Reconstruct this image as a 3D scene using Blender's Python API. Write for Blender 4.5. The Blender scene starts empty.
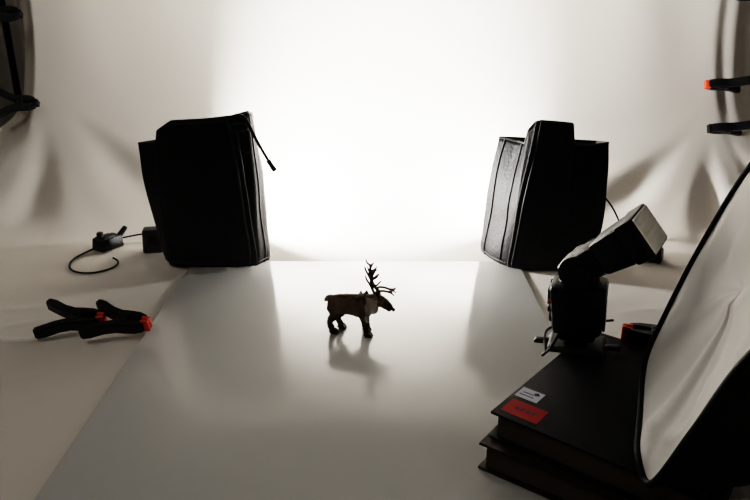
import bpy, bmesh, math, random
from mathutils import Vector, Matrix, noise
random.seed(4)
scene = bpy.context.scene
try:
    scene.view_settings.view_transform = 'Filmic'
    scene.view_settings.look = 'High Contrast'
    scene.view_settings.exposure = 0.5
except Exception as e:
    print(e)

# ------------------------------------------------------------ materials
def mat(name, col, rough=0.5, metal=0.0, bump=0.0, bscale=50.0, spec=0.5, var=0.0, vscale=8.0, coat=0.0, detail=4.0, sheen=0.0):
    m = bpy.data.materials.new(name); m.use_nodes = True
    nt = m.node_tree; b = nt.nodes['Principled BSDF']
    b.inputs['Base Color'].default_value = (*col, 1)
    b.inputs['Roughness'].default_value = rough
    b.inputs['Metallic'].default_value = metal
    b.inputs['Specular IOR Level'].default_value = spec
    b.inputs['Coat Weight'].default_value = coat
    b.inputs['Sheen Weight'].default_value = sheen
    tc = nt.nodes.new('ShaderNodeTexCoord')
    if bump > 0:
        n = nt.nodes.new('ShaderNodeTexNoise'); n.inputs['Scale'].default_value = bscale
        n.inputs['Detail'].default_value = detail
        bp = nt.nodes.new('ShaderNodeBump'); bp.inputs['Strength'].default_value = bump
        bp.inputs['Distance'].default_value = 0.002
        nt.links.new(tc.outputs['Object'], n.inputs['Vector'])
        nt.links.new(n.outputs['Fac'], bp.inputs['Height'])
        nt.links.new(bp.outputs['Normal'], b.inputs['Normal'])
    if var > 0:
        n = nt.nodes.new('ShaderNodeTexNoise'); n.inputs['Scale'].default_value = vscale
        mx = nt.nodes.new('ShaderNodeMix'); mx.data_type = 'RGBA'
        mx.inputs['A'].default_value = (*[c*(1-var) for c in col], 1)
        mx.inputs['B'].default_value = (*[min(1, c*(1+var)) for c in col], 1)
        nt.links.new(tc.outputs['Object'], n.inputs['Vector'])
        nt.links.new(n.outputs['Fac'], mx.inputs['Factor'])
        nt.links.new(mx.outputs['Result'], b.inputs['Base Color'])
    return m

M_fabric = mat('muslin_fabric', (0.80, 0.748, 0.682), 0.95, bump=0.12, bscale=45, var=0.02, vscale=5, spec=0.1)
M_curtain = mat('grey_curtain_cloth', (0.55, 0.52, 0.48), 0.95, bump=0.3, bscale=40, spec=0.1)
M_acryl = mat('frosted_acrylic', (0.72, 0.72, 0.705), 0.155, bump=0.0, spec=0.7)
M_bag = mat('black_nylon_leather', (0.004, 0.004, 0.0045), 0.5, bump=0.5, bscale=220, spec=0.26)
M_pipe = mat('black_piping', (0.008, 0.008, 0.009), 0.42, spec=0.35)
M_zip = mat('zipper_teeth', (0.02, 0.02, 0.02), 0.4, metal=0.5, bump=0.8, bscale=900)
M_plast = mat('black_plastic', (0.005, 0.005, 0.0055), 0.42, bump=0.15, bscale=600, spec=0.28)
M_gloss = mat('glossy_black_plastic', (0.006, 0.006, 0.007), 0.25, spec=0.3)
M_grey = mat('grey_plastic', (0.05, 0.05, 0.047), 0.5, bump=0.1, bscale=300)
M_orange = mat('orange_rubber_pad', (0.85, 0.07, 0.025), 0.55, bump=0.1, bscale=500)
M_win = mat('fresnel_lens_plastic', (0.95, 0.94, 0.87), 0.4, bump=0.1, bscale=400, coat=0.4)
M_lcd = mat('lcd_glass', (0.05, 0.06, 0.055), 0.1)
M_coverA = mat('black_book_cover', (0.005, 0.005, 0.005), 0.6, bump=0.4, bscale=500, spec=0.15)
M_coverB = mat('brown_book_cover', (0.03, 0.018, 0.012), 0.6, bump=0.4, bscale=500, spec=0.15)
M_pages = mat('book_pages', (0.12, 0.085, 0.055), 0.9, bump=0.8, bscale=900, var=0.2, vscale=400)
M_red = mat('red_label_paper', (0.36, 0.008, 0.010), 0.6, bump=0.05, bscale=200, spec=0.2)
M_white = mat('white_label_paper', (0.70, 0.74, 0.84), 0.6, bump=0.05, bscale=200, spec=0.2)
M_ink = mat('dark_ink', (0.03, 0.03, 0.06), 0.6, bump=0.05, bscale=200)
M_soft = mat('softbox_diffuser_silk', (0.90, 0.885, 0.865), 0.75, bump=0.12, bscale=25, sheen=0.2)
M_softblk = mat('softbox_black_nylon', (0.005, 0.005, 0.005), 0.65, bump=0.3, bscale=200, spec=0.15)
M_cable = mat('black_rubber_cable', (0.006, 0.006, 0.006), 0.5, bump=0.05, bscale=300, spec=0.2)
M_fur = mat('reindeer_brown_coat', (0.155, 0.108, 0.07), 0.8, bump=0.0, var=0.4, vscale=1.5, spec=0.2)
M_furd = mat('reindeer_dark_coat', (0.060, 0.040, 0.027), 0.8, var=0.3, vscale=1.5, spec=0.2)
M_mane = mat('reindeer_pale_mane', (0.46, 0.41, 0.34), 0.8, var=0.25, vscale=2, spec=0.2)
M_antler = mat('reindeer_antler', (0.05, 0.032, 0.020), 0.6, var=0.3, vscale=3, spec=0.2)
M_hoof = mat('reindeer_hoof', (0.012, 0.010, 0.009), 0.4, spec=0.3)
M_table = mat('table_wood', (0.18, 0.11, 0.06), 0.5, bump=0.2, bscale=20, var=0.25, vscale=6)
M_wall = mat('dark_wall_paint', (0.16, 0.155, 0.15), 0.9, bump=0.1, bscale=60)
M_floor = mat('dark_carpet', (0.05, 0.045, 0.04), 0.95, bump=0.4, bscale=120)
M_ceil = mat('ceiling_paint', (0.5, 0.49, 0.48), 0.9, bump=0.1, bscale=60)

# ------------------------------------------------------------ helpers
COL = scene.collection
def link(o, parent=None):
    COL.objects.link(o)
    if parent: o.parent = parent
    return o
def empty(name, loc=(0,0,0), rot=(0,0,0)):
    e = bpy.data.objects.new(name, None); e.empty_display_size = 0.02
    e.location = loc; e.rotation_euler = rot
    return link(e)
def mesh_obj(name, bm, mats, parent=None, smooth=True, angle=40):
    me = bpy.data.meshes.new(name)
    bmesh.ops.recalc_face_normals(bm, faces=bm.faces)
    bm.to_mesh(me); bm.free()
    for m in (mats if isinstance(mats, (list, tuple)) else [mats]): me.materials.append(m)
    if smooth:
        me.shade_smooth()
        try: me.set_sharp_from_angle(angle=math.radians(angle))
        except Exception: pass
    return link(bpy.data.objects.new(name, me), parent)
def tbox(bm, d0, d1, h, M=Matrix(), bev=0.002, off=(0,0), seg=2, mi=0):
    """tapered box from z=0 (d0) to z=h (d1)"""
    vs = []
    for (d, z, o) in ((d0, 0, (0,0)), (d1, h, off)):
        for sx, sy in ((-1,-1),(1,-1),(1,1),(-1,1)):
            vs.append(bm.verts.new(M @ Vector((sx*d[0]/2+o[0], sy*d[1]/2+o[1], z))))
    fs = [bm.faces.new([vs[i] for i in f]) for f in ((3,2,1,0),(4,5,6,7),(0,1,5,4),(1,2,6,5),(2,3,7,6),(3,0,4,7))]
    for f in fs: f.material_index = mi
    if bev > 0:
        es = list({e for f in fs for e in f.edges})
        r = bmesh.ops.bevel(bm, geom=es, offset=bev, segments=seg, profile=0.5, affect='EDGES', clamp_overlap=True)
        for f in r['faces']: f.material_index = mi
def tbox_obj(name, d0, d1, h, M, m, parent=None, bev=0.002, off=(0,0)):
    bm = bmesh.new(); tbox(bm, d0, d1, h, M, bev, off); return mesh_obj(name, bm, m, parent)
def cyl(bm, r0, r1, h, M=Matrix(), n=24, bev=0.0):
    r = bmesh.ops.create_cone(bm, cap_ends=True, segments=n, radius1=r0, radius2=r1, depth=h, matrix=M @ Matrix.Translation((0,0,h/2)))
    if bev > 0:
        vs = set(r['verts'])
        es = [e for e in bm.edges if e.verts[0] in vs and e.verts[1] in vs and any(len(f.verts) > 4 for f in e.link_faces)]
        bmesh.ops.bevel(bm, geom=es, offset=bev, segments=2, affect='EDGES', clamp_overlap=True)
def cyl_obj(name, r0, r1, h, M, m, parent=None, bev=0.0):
    bm = bmesh.new(); cyl(bm, r0, r1, h, M, bev=bev); return mesh_obj(name, bm, m, parent)
def tube(name, pts, r, m, parent=None, cyclic=False):
    cu = bpy.data.curves.new(name, 'CURVE'); cu.dimensions = '3D'
    s = cu.splines.new('NURBS'); s.points.add(len(pts)-1)
    for p, q in zip(s.points, pts): p.co = (*q, 1)
    s.use_endpoint_u = not cyclic; s.use_cyclic_u = cyclic; s.order_u = 3
    cu.bevel_depth = r; cu.bevel_resolution = 3; cu.resolution_u = 8; cu.use_fill_caps = True
    o = bpy.data.objects.new(name, cu)
    dg = bpy.context.evaluated_depsgraph_get()
    COL.objects.link(o); dg.update()
    me = bpy.data.meshes.new_from_object(o.evaluated_get(dg))
    COL.objects.unlink(o); bpy.data.objects.remove(o)
    me.materials.clear(); me.materials.append(m); me.shade_smooth()
    return link(bpy.data.objects.new(name, me), parent)
def sweep(bm, pts, widths, th, M=Matrix(), z0=0.0, bev=0.0012):
    """tapered bar following an XY path, thickness th in Z"""
    n = len(pts); rings = []
    for i, (p, w) in enumerate(zip(pts, widths)):
        a = Vector(pts[max(i-1,0)]); b = Vector(pts[min(i+1,n-1)])
        d = (b-a).normalized(); nn = Vector((-d.y, d.x))
        c = Vector(p)
        rings.append([bm.verts.new(M @ Vector((*(c+nn*w*s), z))) for s, z in ((-.5,z0-th/2),(.5,z0-th/2),(.5,z0+th/2),(-.5,z0+th/2))])
    for a, b in zip(rings, rings[1:]):
        for k in range(4): bm.faces.new((a[k], a[(k+1)%4], b[(k+1)%4], b[k]))
    bm.faces.new(rings[0][::-1]); bm.faces.new(rings[-1])
    long = []
    for a, b in zip(rings, rings[1:]):
        for k in range(4):
            e = bm.edges.get((a[k], b[k]))
            if e: long.append(e)
    for rg in (rings[0], rings[-1]):
        for k in range(4):
            e = bm.edges.get((rg[k], rg[(k+1)%4]))
            if e: long.append(e)
    bmesh.ops.bevel(bm, geom=long, offset=bev, segments=2, affect='EDGES', clamp_overlap=True)
def skin(name, verts, edges, radii, root, sub=2):
    me = bpy.data.meshes.new(name); me.from_pydata(verts, edges, [])
    o = bpy.data.objects.new(name, me); COL.objects.link(o)
    sm = o.modifiers.new('s', 'SKIN'); sm.use_smooth_shade = True
    for i, r in enumerate(radii):
        sv = me.skin_vertices[0].data[i]; sv.radius = r if isinstance(r, tuple) else (r, r); sv.use_root = (i == root)
    ss = o.modifiers.new('u', 'SUBSURF'); ss.levels = sub; ss.render_levels = sub
    dg = bpy.context.evaluated_depsgraph_get(); dg.update()
    m2 = bpy.data.meshes.new_from_object(o.evaluated_get(dg))
    COL.objects.unlink(o); bpy.data.objects.remove(o)
    m2.materials.clear(); m2.shade_smooth()
    return m2
def sstep(a, b, x):
    t = max(0, min(1, (x-a)/(b-a))); return t*t*(3-2*t)
R = Matrix.Rotation; T = Matrix.Translation
H90 = math.pi/2

# ------------------------------------------------------------ room
def slab(name, x0,x1,y0,y1,z0,z1,m, bev=0):
    bm = bmesh.new(); tbox(bm, (x1-x0,y1-y0),(x1-x0,y1-y0), z1-z0, T(((x0+x1)/2,(y0+y1)/2,z0)), bev)
    return mesh_obj(name, bm, m, smooth=False)
slab('floor', -2,2,-1.5,3, -.80,-.75, M_floor)
slab('ceiling', -2,2,-1.5,3, 1.75,1.80, M_ceil)
slab('wall_back', -2,2,3,3.05, -.75,1.75, M_wall)
slab('wall_front', -2,2,-1.55,-1.5, -.75,1.75, M_wall)
slab('wall_left', -2.05,-2,-1.5,3, -.75,1.75, M_wall)
slab('wall_right', 2,2.05,-1.5,3, -.75,1.75, M_wall)
table = empty('table', (0,0,0))
tbox_obj('top', (2.2,1.55),(2.2,1.55), .03, T((0,.90,-.040)), M_table, table, .004)
for i,(x,y) in enumerate(((-1.03,.18),(1.03,.18),(-1.03,1.60),(1.03,1.60))):
    tbox_obj('leg_%d'%(i+1), (.04,.04),(.05,.05), .710, T((x,y,-.75)), M_table, table, .003)

# ------------------------------------------------------------ backdrop sheet
RAD = .45; Y0 = .13; YA = 1.30; ZT = .80
Ltot = (YA-Y0) + RAD*math.pi/2 + (ZT-RAD)
def prof(s):
    if s < YA-Y0: return Y0+s, 0.0, (0,1)
    s2 = s-(YA-Y0)
    if s2 < RAD*math.pi/2:
        a = s2/RAD; return YA+RAD*math.sin(a), RAD-RAD*math.cos(a), (-math.sin(a), math.cos(a))
    return YA+RAD, RAD+s2-RAD*math.pi/2, (-1,0)
SF = YA-Y0
def s_of_z(z):
    return SF + RAD*math.acos(max(-1,min(1,(RAD-z)/RAD))) if z < RAD else SF+RAD*math.pi/2+z-RAD
# x, z of the clamp, spread, amplitude, fold count, phase, weight above the clamp
ANCH = [(-.80,.25,.55,.0058,11,1.3,.04),(.80,.19,.56,.0100,12,2.1,.03)]
def folds(x, s):
    d = 0
    for ax, az, sp, am, k, ph, upw in ANCH:
        as_ = s_of_z(az); dx = x-ax; ds = s-as_
        r = math.hypot(dx, ds)
        inner = -dx if ax > 0 else dx
        a = math.atan2(ds, inner)
        nz = noise.noise(Vector((x*1.2, s*1.2, az*10)))
        nb = .7+.6*abs(noise.noise(Vector((a*1.7, r*2.0, az*7))))
        v = math.sin(a*k+ph+nz*1.2) + .35*math.sin(a*k*1.9+ph*2+nz*1.8)
        up = upw + (1-upw)*sstep(.0,-.28,ds)
        d += am*nb*v*math.exp(-(r/sp)**2)*sstep(.04,.36,r)*up*1.3
    hang = .0030*math.sin(x*24+.8*math.sin(s*3))*sstep(.42,.75,abs(x))*sstep(s_of_z(.12),s_of_z(.45),s)
    return d + hang
NX, NY = 320, 300
bm = bmesh.new(); grid = []
for j in range(NY+1):
    s = Ltot*j/NY; row = []
    y, z, (ny, nz) = prof(s)
    q = sstep(s_of_z(.02), s_of_z(.20), s)
    WL = 1.12 - .250*q; WR = 1.12 - .14*q
    for i in range(NX+1):
        t = 2*i/NX-1
        x = WL*t if t < 0 else WR*t
        fx = max(sstep(.45,.70,abs(x)), sstep(1.32,1.5,y))
        f = folds(x, s)
        w1 = noise.noise(Vector((x*3+7, s*3, 1.1)))
        w2 = noise.noise(Vector((x*4.5+s*3, s*13-x*5, 3.7)))
        cr = (1-min(1,abs(w2)*4))**2
        side = sstep(.34,.5,abs(x+.03))
        d = f*fx + .004*w1*sstep(SF+.1,SF+.5,s)
        d += .0036*cr*max(side*sstep(1.10,.85,y), .08*sstep(SF+.2,SF+.5,s))
        if s < SF+.12:
            k = sstep(SF+.12, SF, s); d = d*(1-k) + max(d,0)*k
        p = Vector((x, y+ny*d, z+nz*d))
        if s < SF: p.z = max(p.z, 0)
        g = sstep(s_of_z(.10), s_of_z(.22), s)
        if x < 0:
            ov = max(0, -x-.815); p.y += g*(ov*1.3 + .007*math.sin(ov*120)*sstep(0,.03,ov))
        else:
            ov = max(0, x-.81); p.y += g*(ov*.25 + .003*math.sin(ov*95)*sstep(0,.03,ov))
        row.append(bm.verts.new(p))
    grid.append(row)
for j in range(NY):
    for i in range(NX):
        bm.faces.new((grid[j][i],grid[j][i+1],grid[j+1][i+1],grid[j+1][i]))
mesh_obj('fabric_backdrop', bm, M_fabric, angle=180)

def curtain(name, x0, x1, y, m):
    bm = bmesh.new(); n = 120; g = []
    for j in range(31):
        z = -.74 + 1.9*j/30; row = []
        for i in range(n+1):
            x = x0+(x1-x0)*i/n
            dy = .02*math.sin(x*95+.6*math.sin(z*3)) + .012*math.sin(x*41+2)
            row.append(bm.verts.new((x, y+dy, z)))
        g.append(row)
    for j in range(30):
        for i in range(n): bm.faces.new((g[j][i],g[j][i+1],g[j+1][i+1],g[j+1][i]))
    mesh_obj(name, bm, m, angle=180)
curtain('curtain', -1.6, -.85, 2.15, M_curtain)
curtain('curtain', .85, 1.6, 2.15, M_curtain)

def stand(x, y):
    e = empty('backdrop_stand', (x,y,-.75))
    cyl_obj('pole', .009,.008, 1.9, T((0,0,.0)), M_plast, e)
    for a in range(3):
        A = R(a*2.094+.5,4,'Z')
        bm = bmesh.new(); cyl(bm, .008,.008,.30, A @ T((0,0,.22)) @ R(math.radians(137),4,'Y'))
        mesh_obj('leg_%d'%(a+1), bm, M_plast, e)
    cyl_obj('collar', .02,.02,.04, T((0,0,.2)), M_plast, e, .003)
stand(-.935,1.86); stand(.945,1.92)

# ------------------------------------------------------------ acrylic sheet
bm = bmesh.new()
tbox(bm, (.581,.87),(.581,.87), .003, T((-.0355,.735,.0005)), .0012)
mesh_obj('acrylic_sheet', bm, M_acryl)

# ------------------------------------------------------------ spring clamps
def clamp(loc, rot, scale=1.0, open_=0.0, pad=None):
    e = empty('spring_clamp', loc, rot); e.scale = (scale,)*3
    for k, sgn in enumerate((1,-1)):
        bm = bmesh.new()
        pts = [(-.060,.034),(-.048,.0285),(-.030,.018),(-.012,.0115),(.004,.0105),(.020,.0105),(.034,.0075+open_)]
        w = [.011,.0145,.014,.015,.0165,.0135,.008]
        sweep(bm, [(p[0], p[1]*sgn) for p in pts], w, .020, bev=.0025)
        mesh_obj('arm_%d'%(k+1), bm, M_plast, e)
        bm = bmesh.new()
        tbox(bm, (.014,.007),(.013,.006), .021, T((.0345, sgn*(.0040+open_), -.0105)) @ R(sgn*-.12,4,'Z'), .0015)
        mesh_obj('pad_%d'%(k+1), bm, pad or M_orange, e)
        bm = bmesh.new()
        tbox(bm, (.024,.012),(.018,.010), .024, T((-.004, sgn*.005, -.012)), .002)
        mesh_obj('lug_%d'%(k+1), bm, M_plast, e)
    cyl_obj('pivot', .0045,.0045,.027, T((-.003,0,-.0135)), M_gloss, e, .001)
    pts = []
    for i in range(46):
        a = i*.5; pts.append((-.003+.007*math.cos(a), .007*math.sin(a), -.006+i*.00027))
    tube('spring', pts, .0008, M_plast, e)
    return e
clamp((-.420,.898,.0215),(math.radians(20),math.radians(2),math.radians(2)),.88)
clamp((-.350,.884,.0240),(math.radians(18),math.radians(2),math.radians(-7)),.88)
clamp((-.822,1.645,.213),(H90*.6,0,math.radians(6)),.92,pad=M_plast)
clamp((-.855,1.705,.408),(H90*.6,0,math.radians(5)),.92,pad=M_plast)
clamp((.806,1.660,.253),(H90*.3,0,math.radians(178)),.92)
clamp((.800,1.600,.162),(H90*.3,0,math.radians(182)),.92,pad=M_plast)
clamp((.865,1.722,.450),(H90*.3,0,math.radians(176)),.92,pad=M_plast)

# ------------------------------------------------------------ black bags used as flags
def bag(name, cols, seams, seed):
    e = empty(name)
    n = len(cols); dense = []; SUB = 6
    for i in range(n):
        a = cols[i]; b = cols[(i+1)%n]
        for k in range(SUB):
            t = k/SUB; dense.append([a[q]*(1-t)+b[q]*t for q in range(5)])
    rows = 26; bm = bmesh.new(); g = []
    cx = sum(c[0] for c in cols)/n; cy = sum(c[1] for c in cols)/n
    def pt(c, t):
        x = c[0]*(1-t)+c[2]*t; y = c[1]*(1-t)+c[3]*t; z = .0045+(c[4]-.0045)*t
        o = Vector((x-cx, y-cy, 0)).normalized()
        dd = .0035*noise.noise(Vector((x*14+seed, y*14, z*9)))+.002*noise.noise(Vector((x*40, y*40+seed, z*22)))
        dd += .004*math.sin(t*math.pi) 
        if t < .06: dd -= .003*(1-t/.06)
        return Vector((x,y,z)) + o*dd
    for r in range(rows+1):
        g.append([bm.verts.new(pt(c, r/rows)) for c in dense])
    m = len(dense)
    for r in range(rows):
        for i in range(m): bm.faces.new((g[r][i],g[r][(i+1)%m],g[r+1][(i+1)%m],g[r+1][i]))
    bm.faces.new(g[0][::-1])
    o = mesh_obj('shell', bm, M_bag, e, angle=70)
    sm = o.modifiers.new('t','SOLIDIFY'); sm.thickness = .004; sm.offset = -1
    tube('rim_piping', [pt(c,1) for c in dense], .0018, M_pipe, e, cyclic=True)
    tube('base_piping', [pt(c,.02)+Vector((0,0,.001)) for c in dense], .0018, M_pipe, e, cyclic=True)
    for k,(i0,i1,rr,mm) in enumerate(seams):
        pts = []
        for r in range(rows+1):
            t = r/rows; f = (i0*(1-t)+i1*t)*SUB; i = int(f); q = f-i
            c = [dense[i%m][z]*(1-q)+dense[(i+1)%m][z]*q for z in range(5)]
            p = pt(c, t); oo = Vector((p.x-cx,p.y-cy,0)).normalized()
            pts.append(p+oo*.0005)
        tube('seam_%d'%(k+1), pts, rr, mm, e)
    return e
L = [(-.376,1.168,-.403,1.175,.216),(-.364,1.152,-.368,1.163,.219),(-.362,1.148,-.363,1.160,.240),(-.340,1.140,-.336,1.155,.257),
     (-.29,1.135,-.28,1.150,.261),(-.24,1.137,-.236,1.150,.266),(-.205,1.147,-.209,1.157,.272),(-.188,1.175,-.204,1.178,.266),
     (-.195,1.222,-.21,1.212,.25),(-.28,1.235,-.29,1.222,.244),(-.36,1.225,-.375,1.212,.214)]
lb = bag('camera_bag', L, [(1.1,1.1,.0018,M_pipe),(5.6,4.8,.0022,M_zip),(5.9,5.1,.0018,M_pipe),(6.6,6.2,.0015,M_pipe)], 1.0)
tube('strap', [(-.224,1.146,.268),(-.214,1.138,.270),(-.205,1.134,.257),(-.193,1.134,.228),(-.179,1.136,.200),(-.170,1.136,.184)], .0028, M_pipe, lb)
tube('strap_end', [(-.177,1.136,.196),(-.166,1.136,.178)], .0042, M_plast, lb)
tube('strap_ring', [(-.222+.016*math.cos(a), 1.137, .250+.007*math.sin(a)) for a in [i*math.pi/6 for i in range(12)]], .0013, M_pipe, lb, cyclic=True)
Rr = [(.194,1.222,.219,1.228,.216),(.210,1.172,.250,1.198,.214),(.228,1.142,.256,1.178,.215),(.238,1.134,.258,1.168,.240),(.250,1.130,.268,1.163,.254),(.262,1.127,.277,1.160,.257),
      (.320,1.127,.326,1.160,.252),(.328,1.130,.331,1.161,.217),(.360,1.135,.362,1.165,.214),(.385,1.148,.396,1.170,.218),
      (.382,1.22,.390,1.220,.21),(.30,1.252,.31,1.242,.21),(.225,1.250,.238,1.245,.212)]
bag('camera_bag', Rr, [(0.35,0.35,.0018,M_pipe),(1.6,1.7,.0018,M_pipe),(2.3,4.2,.0022,M_zip),(2.9,5.0,.0018,M_pipe),(7.3,7.2,.0015,M_pipe)], 5.0)

# ------------------------------------------------------------ speedlight
def speedlight(loc, yaw, head_yaw, elev, lean=0.0, riser=0.0):
    e = empty('speedlight_flash', loc, (0, lean, yaw))
    bm = bmesh.new(); tbox(bm, (.070,.050),(.060,.042), .006, T((0,0,0)), .002)
    for sx in (-1,1):
        tbox(bm, (.020,.012),(.016,.009), .005, T((sx*.040,0,0)), .002)
    mesh_obj('stand_foot', bm, M_plast, e)
    U = T((0,0,riser))
    if riser > 0:
        cyl_obj('stand_post', .007,.006,riser+.004, T((0,0,.004)), M_plast, e)
    tbox_obj('hot_shoe', (.026,.026),(.022,.024), .011, U @ T((0,0,.005)), M_gloss, e, .001)
    tbox_obj('lock_ring', (.040,.034),(.044,.040), .012, U @ T((0,0,.012)), M_plast, e, .004)
    tbox_obj('body', (.054,.042),(.064,.050), .062, U @ T((0,0,.020)), M_plast, e, .007)
    tbox_obj('battery_door', (.003,.034),(.003,.038), .042, U @ T((.0295,0,.029)) , M_gloss, e, .001)
    bm = bmesh.new(); tbox(bm, (.004,.034),(.004,.036), .018, U @ T((-.0315,0,.057)), .001); mesh_obj('lcd_panel', bm, M_lcd, e)
    bm = bmesh.new()
    for i in range(3):
        cyl(bm, .0035,.003,.004, U @ T((-.029,-.012+.012*i,.049)) @ R(-H90,4,'Y'), 16)
    cyl(bm, .008,.007,.004, U @ T((-.028,0,.036)) @ R(-H90,4,'Y'), 20)
    mesh_obj('buttons', bm, M_gloss, e)
    bm = bmesh.new(); cyl(bm, .0022,.0022,.003, U @ T((-.029,-.017,.062)) @ R(-H90,4,'Y'), 16)
    mesh_obj('ready_lamp', bm, M_orange, e)
    HB = U @ T((0,0,.081)) @ R(head_yaw,4,'Z')
    cyl_obj('swivel', .023,.021,.008, HB, M_plast, e, .002)
    bm = bmesh.new(); cyl(bm, .020,.020,.054, HB @ T((.002,.027,.018)) @ R(H90,4,'X'), 32, .003)
    mesh_obj('tilt_hinge', bm, M_plast, e)
    HM = HB @ T((.002,0,.020)) @ R(H90-elev,4,'Y')    # local +Z = flash direction
    bm = bmesh.new()
    tbox(bm, (.034,.046),(.038,.050), .054, HM @ T((0,0,-.022)), .010)
    tbox(bm, (.038,.050),(.044,.064), .040, HM @ T((0,0,.026)), .005)
    tbox(bm, (.046,.067),(.048,.069), .022, HM @ T((0,0,.064)), .003)
    mesh_obj('head', bm, M_plast, e)
    bm = bmesh.new(); tbox(bm, (.043,.063),(.042,.062), .003, HM @ T((0,0,.0845)), .001)
    mesh_obj('lens_window', bm, M_win, e)
    bm = bmesh.new()
    for i in range(7):
        tbox(bm, (.0008,.058),(.0004,.058), .0007, HM @ T((-.018+.006*i,0,.0874)), 0)
    mesh_obj('lens_ridges', bm, M_win, e)
    bm = bmesh.new(); cyl(bm, .012,.012,.056, HM @ T((0,.028,0)) @ R(H90,4,'X'), 24, .002)
    mesh_obj('side_knobs', bm, M_gloss, e)
    return e, HM
speedlight((.237,.733,.0675), math.radians(-20), math.radians(-11), math.radians(37), math.radians(-3))
def aim_light(name, src, tgt, power, size, spread):
    l = bpy.data.lights.new(name, 'AREA'); l.shape = 'RECTANGLE'; l.size = size; l.size_y = size*.65
    l.energy = power; l.spread = math.radians(spread); l.color = (1.0, .985, .96)
    o = bpy.data.objects.new(name, l); o.location = src
    o.rotation_euler = (Vector(tgt)-Vector(src)).to_track_quat('-Z','Y').to_euler()
    COL.objects.link(o); return o
def back_flash(x, y, tgt, power, riser):
    src = Vector((x,y,.102+riser)); d = Vector(tgt)-src
    yaw = math.atan2(d.y, d.x); el = math.atan2(d.z, math.hypot(d.x,d.y))
    speedlight((x,y,.001), yaw, 0, el, 0, riser)
    hd = d.normalized()
    aim_light('flash_tube_light', src+hd*.093, tgt, power, .07, 155)
back_flash(-.350,1.285, (.10,1.58,.10), 11.0, .045)
back_flash(.370,1.300, (-.02,1.62,.10), 5.2, .035)

cl = empty('fill_lamp', (-1.2,.4,1.75))  # added off-frame fill light with an invented fixture, lifts foreground and softbox
cyl_obj('fill_canopy', .06,.06,.02, T((0,0,-.02)), M_plast, cl, .003)
cyl_obj('fill_shade', .17,.13,.06, T((0,0,-.08)), M_white, cl, .003)
l = bpy.data.lights.new('fill_lamp_light', 'AREA'); l.shape = 'DISK'; l.size = .3; l.energy = 1.7; l.color = (1,.95,.88)
lo = bpy.data.objects.new('fill_area', l); lo.location = (0,0,-.09); COL.objects.link(lo); lo.parent = cl

# ------------------------------------------------------------ radio triggers and cables
def trigger(loc, yaw, pitch=0.0):
    e = empty('radio_trigger', loc, (pitch,0,yaw))
    tbox_obj('body', (.034,.050),(.030,.046), .024, T((0,0,0)), M_plast, e, .004)
    tbox_obj('top_plate', (.022,.030),(.020,.028), .003, T((0,-.004,.023)), M_plast, e, .001)
    bm = bmesh.new(); cyl(bm, .0055,.0045,.024, T((.006,.020,.018)) @ R(-math.radians(50),4,'X'), 16, .001)
    mesh_obj('antenna', bm, M_plast, e)
    bm = bmesh.new(); cyl(bm, .0065,.006,.008, T((-.006,-.010,.025)), 20, .001)
    mesh_obj('dial', bm, M_plast, e)
    return e
trigger((-.505,1.245,.001), math.radians(-35))
trigger((.495,1.185,.001), math.radians(60))
tube('sync_cable', [(-.480,1.255,.018),(-.46,1.265,.02),(-.43,1.272,.022),(-.41,1.272,.018),(-.405,1.275,.03),(-.40,1.285,.04)], .0016, M_cable)
tube('sync_cable', [(-.522,1.225,.008),(-.540,1.205,.004),(-.548,1.17,.003),(-.53,1.125,.003),(-.49,1.110,.003),(-.458,1.135,.003),(-.456,1.170,.004),(-.475,1.185,.004)], .0018, M_cable)
tube('sync_cable', [(.410,1.31,.08),(.400,1.28,.112),(.404,1.245,.118),(.425,1.21,.100),(.45,1.20,.05),(.46,1.195,.018),(.468,1.193,.014)], .0016, M_cable)
rc = empty('flash_receiver', (-.408,1.232,.001), (0,0,math.radians(10)))
tbox_obj('body', (.05,.03),(.046,.027), .045, Matrix(), M_grey, rc, .004)
tbox_obj('sensor', (.016,.003),(.014,.003), .014, T((-.006,-.015,.02)), M_gloss, rc, .001)

# ------------------------------------------------------------ books
def book(name, center, ang, w, l, z0, h, cover):
    e = empty(name, (center[0],center[1],z0), (0,0,ang))
    t = .0028
    tbox_obj('pages', (w-.010,l-.010),(w-.010,l-.010), h-2*t+.0004, T((.0015,0,t-.0002)), M_pages, e, .0006)
    tbox_obj('cover_bottom', (w,l),(w,l), t, Matrix(), cover, e, .0009)
    tbox_obj('cover_top', (w,l),(w,l), t, T((0,0,h-t)), cover, e, .0009)
    tbox_obj('spine', (t,l),(t,l), h, T((w/2-t/2,0,0)), cover, e, .001)
    return e
ANG = math.atan2(-.6,.8)-math.radians(3)
def bpos(FL, w, l, a):
    e2 = Vector((math.cos(a), math.sin(a))); e1 = Vector((-math.sin(a), math.cos(a)))
    return Vector(FL)+e2*w/2+e1*l/2
ANG2 = ANG+math.radians(3)
book('hardcover_book', bpos((.104,.590),.215,.25,ANG2), ANG2, .215,.25, .0038,.031, M_coverB)
bk = book('hardcover_book', bpos((.115,.598),.20,.235,ANG), ANG, .20,.235, .0352,.031, M_coverA)
def onbook(x, y, w, h, m, nm, z=.0310, extra=0):
    return tbox_obj(nm, (w,h),(w,h), .0003, T((-.10+x,-.1175+y,z)) @ R(extra,4,'Z'), m, bk, 0)
onbook(.026,.022,.040,.026,M_red,'red_label')
onbook(.016,.052,.025,.020,M_white,'white_label')
for i in range(4):
    onbook(.018+.006*i,.0225,.0035,.005,M_ink,'print_%d'%(i+1), .0313)
for i in range(2):
    onbook(.014,.048+.005*i,.016-.004*i,.0012,M_ink,'line_%d'%(i+1), .0313)
onbook(.022,.056,.005,.005,M_ink,'logo', .0313, .7)

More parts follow.
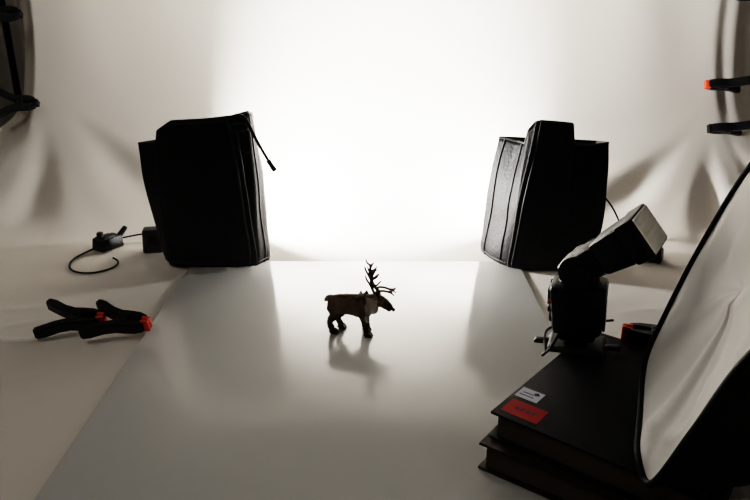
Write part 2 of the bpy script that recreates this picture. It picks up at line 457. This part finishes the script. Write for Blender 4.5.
clamp((.330,.738,.0765),(math.radians(0),0,math.radians(160)),.9)
tube('sync_cable', [(.205,.70,.10),(.198,.695,.085),(.187,.70,.071),(.196,.712,.069),(.205,.765,.069),(.225,.785,.069),(.26,.79,.069),(.30,.795,.070)], .0016, M_cable)

# ------------------------------------------------------------ softbox
sb = empty('softbox')
ring = [(.230,.478,.074),(.232,.515,.075),(.249,.560,.080),(.280,.638,.098),(.300,.655,.142),(.333,.672,.212),(.355,.650,.300),(.368,.590,.385),
        (.350,.490,.440),(.315,.400,.440),(.270,.330,.400),(.235,.320,.330),(.225,.372,.252),(.230,.427,.162)]
def smooth_loop(P, sub=8):
    P = [Vector(p) for p in P]; n = len(P); out = []
    for i in range(n):
        p0,p1,p2,p3 = P[i-1],P[i],P[(i+1)%n],P[(i+2)%n]
        for k in range(sub):
            t = k/sub
            out.append(.5*((2*p1)+(-p0+p2)*t+(2*p0-5*p1+4*p2-p3)*t*t+(-p0+3*p1-3*p2+p3)*t**3))
    return out
loop = smooth_loop(ring)
cen = sum(loop, Vector())/len(loop)
nrm = Vector((-.9,.39,.2)).normalized()
def loft(loops, name, m, cap=None):
    bm = bmesh.new(); g = [[bm.verts.new(p) for p in lp] for lp in loops]; n = len(g[0])
    for a,b in zip(g, g[1:]):
        for i in range(n): bm.faces.new((a[i],a[(i+1)%n],b[(i+1)%n],b[i]))
    if cap: bm.faces.new(g[-1])
    return mesh_obj(name, bm, m, sb, angle=60)
ls = []
for q in range(25):
    f = 1-q/24*.985
    lp = []
    for i,p in enumerate(loop):
        a = i/len(loop)*2*math.pi
        pq = cen+(p-cen)*f
        rip = .0020*math.sin(a*12+q*.12)*f*sstep(1.0,.88,f)
        nv = noise.noise(Vector((pq.x*6,pq.y*12,pq.z*12)))
        rip += .0045*(1-min(1,abs(nv)*3))**2*sstep(1,.85,f)
        lp.append(cen+(p-cen)*f*.985 - nrm*(.001+.006*(1-f*f)) + nrm*rip)
    ls.append(lp)
loft(ls, 'diffuser', M_soft, cap=True)
tube('lip', loop, .0035, M_softblk, sb, cyclic=True)
back = [cen+(p-cen)*.55-nrm*.13 for p in loop]
back2 = [cen+(p-cen)*.25-nrm*.17 for p in loop]
loft([[p-nrm*.002 for p in loop], [cen+(p-cen)*.85-nrm*.06 for p in loop], back, back2], 'shell', M_softblk, cap=True)
bc = cen-nrm*.18
cyl_obj('stand_pole', .010,.010, bc.z-.006, T((bc.x,bc.y,.006)), M_plast, sb)
cyl_obj('stand_base', .055,.05,.008, T((bc.x,bc.y,.0045)), M_plast, sb, .002)
cyl_obj('mount', .03,.03,.04, T(bc) @ (nrm.to_track_quat('Z','Y').to_matrix().to_4x4()) @ T((0,0,-.02)), M_plast, sb, .003)

# ------------------------------------------------------------ reindeer figurine (built in cm, scaled)
rd = empty('reindeer_figurine', (-.031,.893,.0036), (0,0,math.radians(-14))); rd.scale = (.01,)*3
V = []; E = []; Rd = []
def chain(pts, start=None):
    prev = start
    for (x,y,z,r) in pts:
        V.append((x,y,z)); Rd.append(r); i = len(V)-1
        if prev is not None: E.append((prev,i))
        prev = i
    return prev
chain([(-2.5,0,4.65,1.50)])
chain([(-1.2,0,4.35,1.50),(0.2,0,4.25,1.55),(1.5,0,4.4,1.68)],0)
chain([(2.6,0,4.85,1.35),(3.3,0,5.25,1.10),(4.0,0,5.35,.85),(4.7,0,4.85,.70),(5.3,0,4.35,.55),(5.6,0,4.1,.46)],3)
chain([(-3.3,0,5.0,.6),(-3.9,0,4.8,.42),(-4.15,0,4.3,.22)],0)
chain([(2.9,0,4.0,1.0),(3.2,0,3.2,.5)],4)
for s in (1,-1):
    dx = .35*s
    chain([(-2.5+dx*.3,.75*s,3.6,1.05),(-2.0+dx,.85*s,2.7,.75),(-2.9+dx,.9*s,1.75,.48),(-2.7+dx,.9*s,.95,.42),(-2.35+dx,.9*s,.42,.50)],0)
    dx = -.35*s
    chain([(1.7+dx*.3,.7*s,3.4,.95),(1.65+dx,.85*s,2.45,.68),(1.9+dx,.88*s,1.55,.50),(1.75+dx,.9*s,.9,.42),(2.05+dx,.9*s,.42,.50)],3)
me = skin('body', V, E, Rd, 0, 3)
for m in (M_fur, M_furd, M_mane): me.materials.append(m)
for v in me.vertices:
    c = v.co; n3 = noise.noise(Vector((c.x*1.6, c.y*2.5, c.z*.9)))+.6*noise.noise(Vector((c.x*4, c.y*5, c.z*1.8)))
    v.co = c + v.normal*n3*.13
for p in me.polygons:
    c = p.center; jit = .25*noise.noise(c*1.5)
    if (2.1+jit < c.x < 3.75+jit and c.z < 5.85 and c.z > 2.4) or (c.x < -3.35 and c.z < 4.7): p.material_index = 2
    elif c.z < 2.6+jit or c.x > 4.5+jit or (c.z > 5.5+jit and c.x < 2): p.material_index = 1
link(bpy.data.objects.new('body', me), rd)
hi = 0
for s in (1,-1):
    for hx, dx in ((-2.35,.35*s),(2.05,-.35*s)):
        hi += 1; bm = bmesh.new()
        for q in (-1,1):
            tbox(bm, (1.15,.52),(.70,.44), .65, T((hx+dx+.20,.9*s+.25*q,.0)) @ R(-.12*q,4,'Z'), .14, off=(-.16,0))
        tbox(bm, (.35,.6),(.3,.5), .3, T((hx+dx-.42,.9*s,.12)), .08)
        mesh_obj('hoof_%d'%hi, bm, M_hoof, rd)
for k,s in enumerate((1,-1)):
    m2 = skin('ear', [(3.7,.45*s,5.75),(3.5,.95*s,5.95),(3.25,1.35*s,5.95)], [(0,1),(1,2)], [(.20,.14),(.30,.14),(.09,.06)], 0)
    m2.materials.append(M_fur); link(bpy.data.objects.new('ear_%d'%(k+1), m2), rd)
    bm = bmesh.new(); bmesh.ops.create_uvsphere(bm, u_segments=12, v_segments=8, radius=.12, matrix=T((4.5,.53*s,5.2)))
    mesh_obj('eye_%d'%(k+1), bm, M_hoof, rd)
bm = bmesh.new(); bmesh.ops.create_uvsphere(bm, u_segments=16, v_segments=10, radius=.32, matrix=T((5.85,0,4.15)) @ Matrix.Diagonal((.7,1.1,.8,1)))
mesh_obj('nose', bm, M_hoof, rd)
for k,s in enumerate((1,-1)):
    A = []; AE = []; AR = []
    def ac(pts, start=None):
        prev = start; ids = []
        for (x,y,z,r) in pts:
            A.append((x,y*s,z)); AR.append(r*1.2); i = len(A)-1
            if prev is not None: AE.append((prev,i))
            prev = i; ids.append(i)
        return ids
    o = -.5 if s > 0 else .45
    m_ = ac([(3.9,.25,5.8,.24),(3.6+o*.2,.6,6.4,.20),(3.0+o*.5,1.1,7.1,.19),(2.6+o,1.45,8.0,.19),(2.55+o,1.5,8.9,.18),(2.8+o,1.35,9.8,.15),(3.3+o,1.1,10.5,.08)])
    ac([(3.5+o*.2,.8,7.0,.15),(4.5,.6,7.1,.14),(5.4,.4,6.9,.13),(6.2,.3,7.4,.07)], m_[1])
    ac([(6.1,.55,6.5,.08)], len(A)-2)
    ac([(3.3+o,1.3,8.1,.13),(3.9+o,1.2,8.8,.08)], m_[3])
    ac([(1.95+o,1.6,9.0,.12),(1.8+o,1.6,9.6,.07)], m_[3])
    ac([(3.3+o,1.35,9.3,.11),(3.7+o,1.3,9.9,.06)], m_[4])
    ac([(2.2+o,1.4,10.2,.11),(2.05+o,1.3,10.8,.06)], m_[5])
    m3 = skin('antler', A, AE, AR, 0, 1); m3.materials.append(M_antler)
    link(bpy.data.objects.new('antler_%d'%(k+1), m3), rd)

# ------------------------------------------------------------ world + camera
w = bpy.data.worlds.new('World'); scene.world = w; w.use_nodes = True
w.node_tree.nodes['Background'].inputs[0].default_value = (.6,.62,.66,1)
w.node_tree.nodes['Background'].inputs[1].default_value = .02
cam = bpy.data.cameras.new('Camera'); cam.lens = 33.6; cam.sensor_width = 36; cam.clip_start = .01; cam.clip_end = 50
co = bpy.data.objects.new('Camera', cam); co.location = (0,0,.46); co.rotation_euler = (math.radians(69.6),0,0)
COL.objects.link(co); scene.camera = co
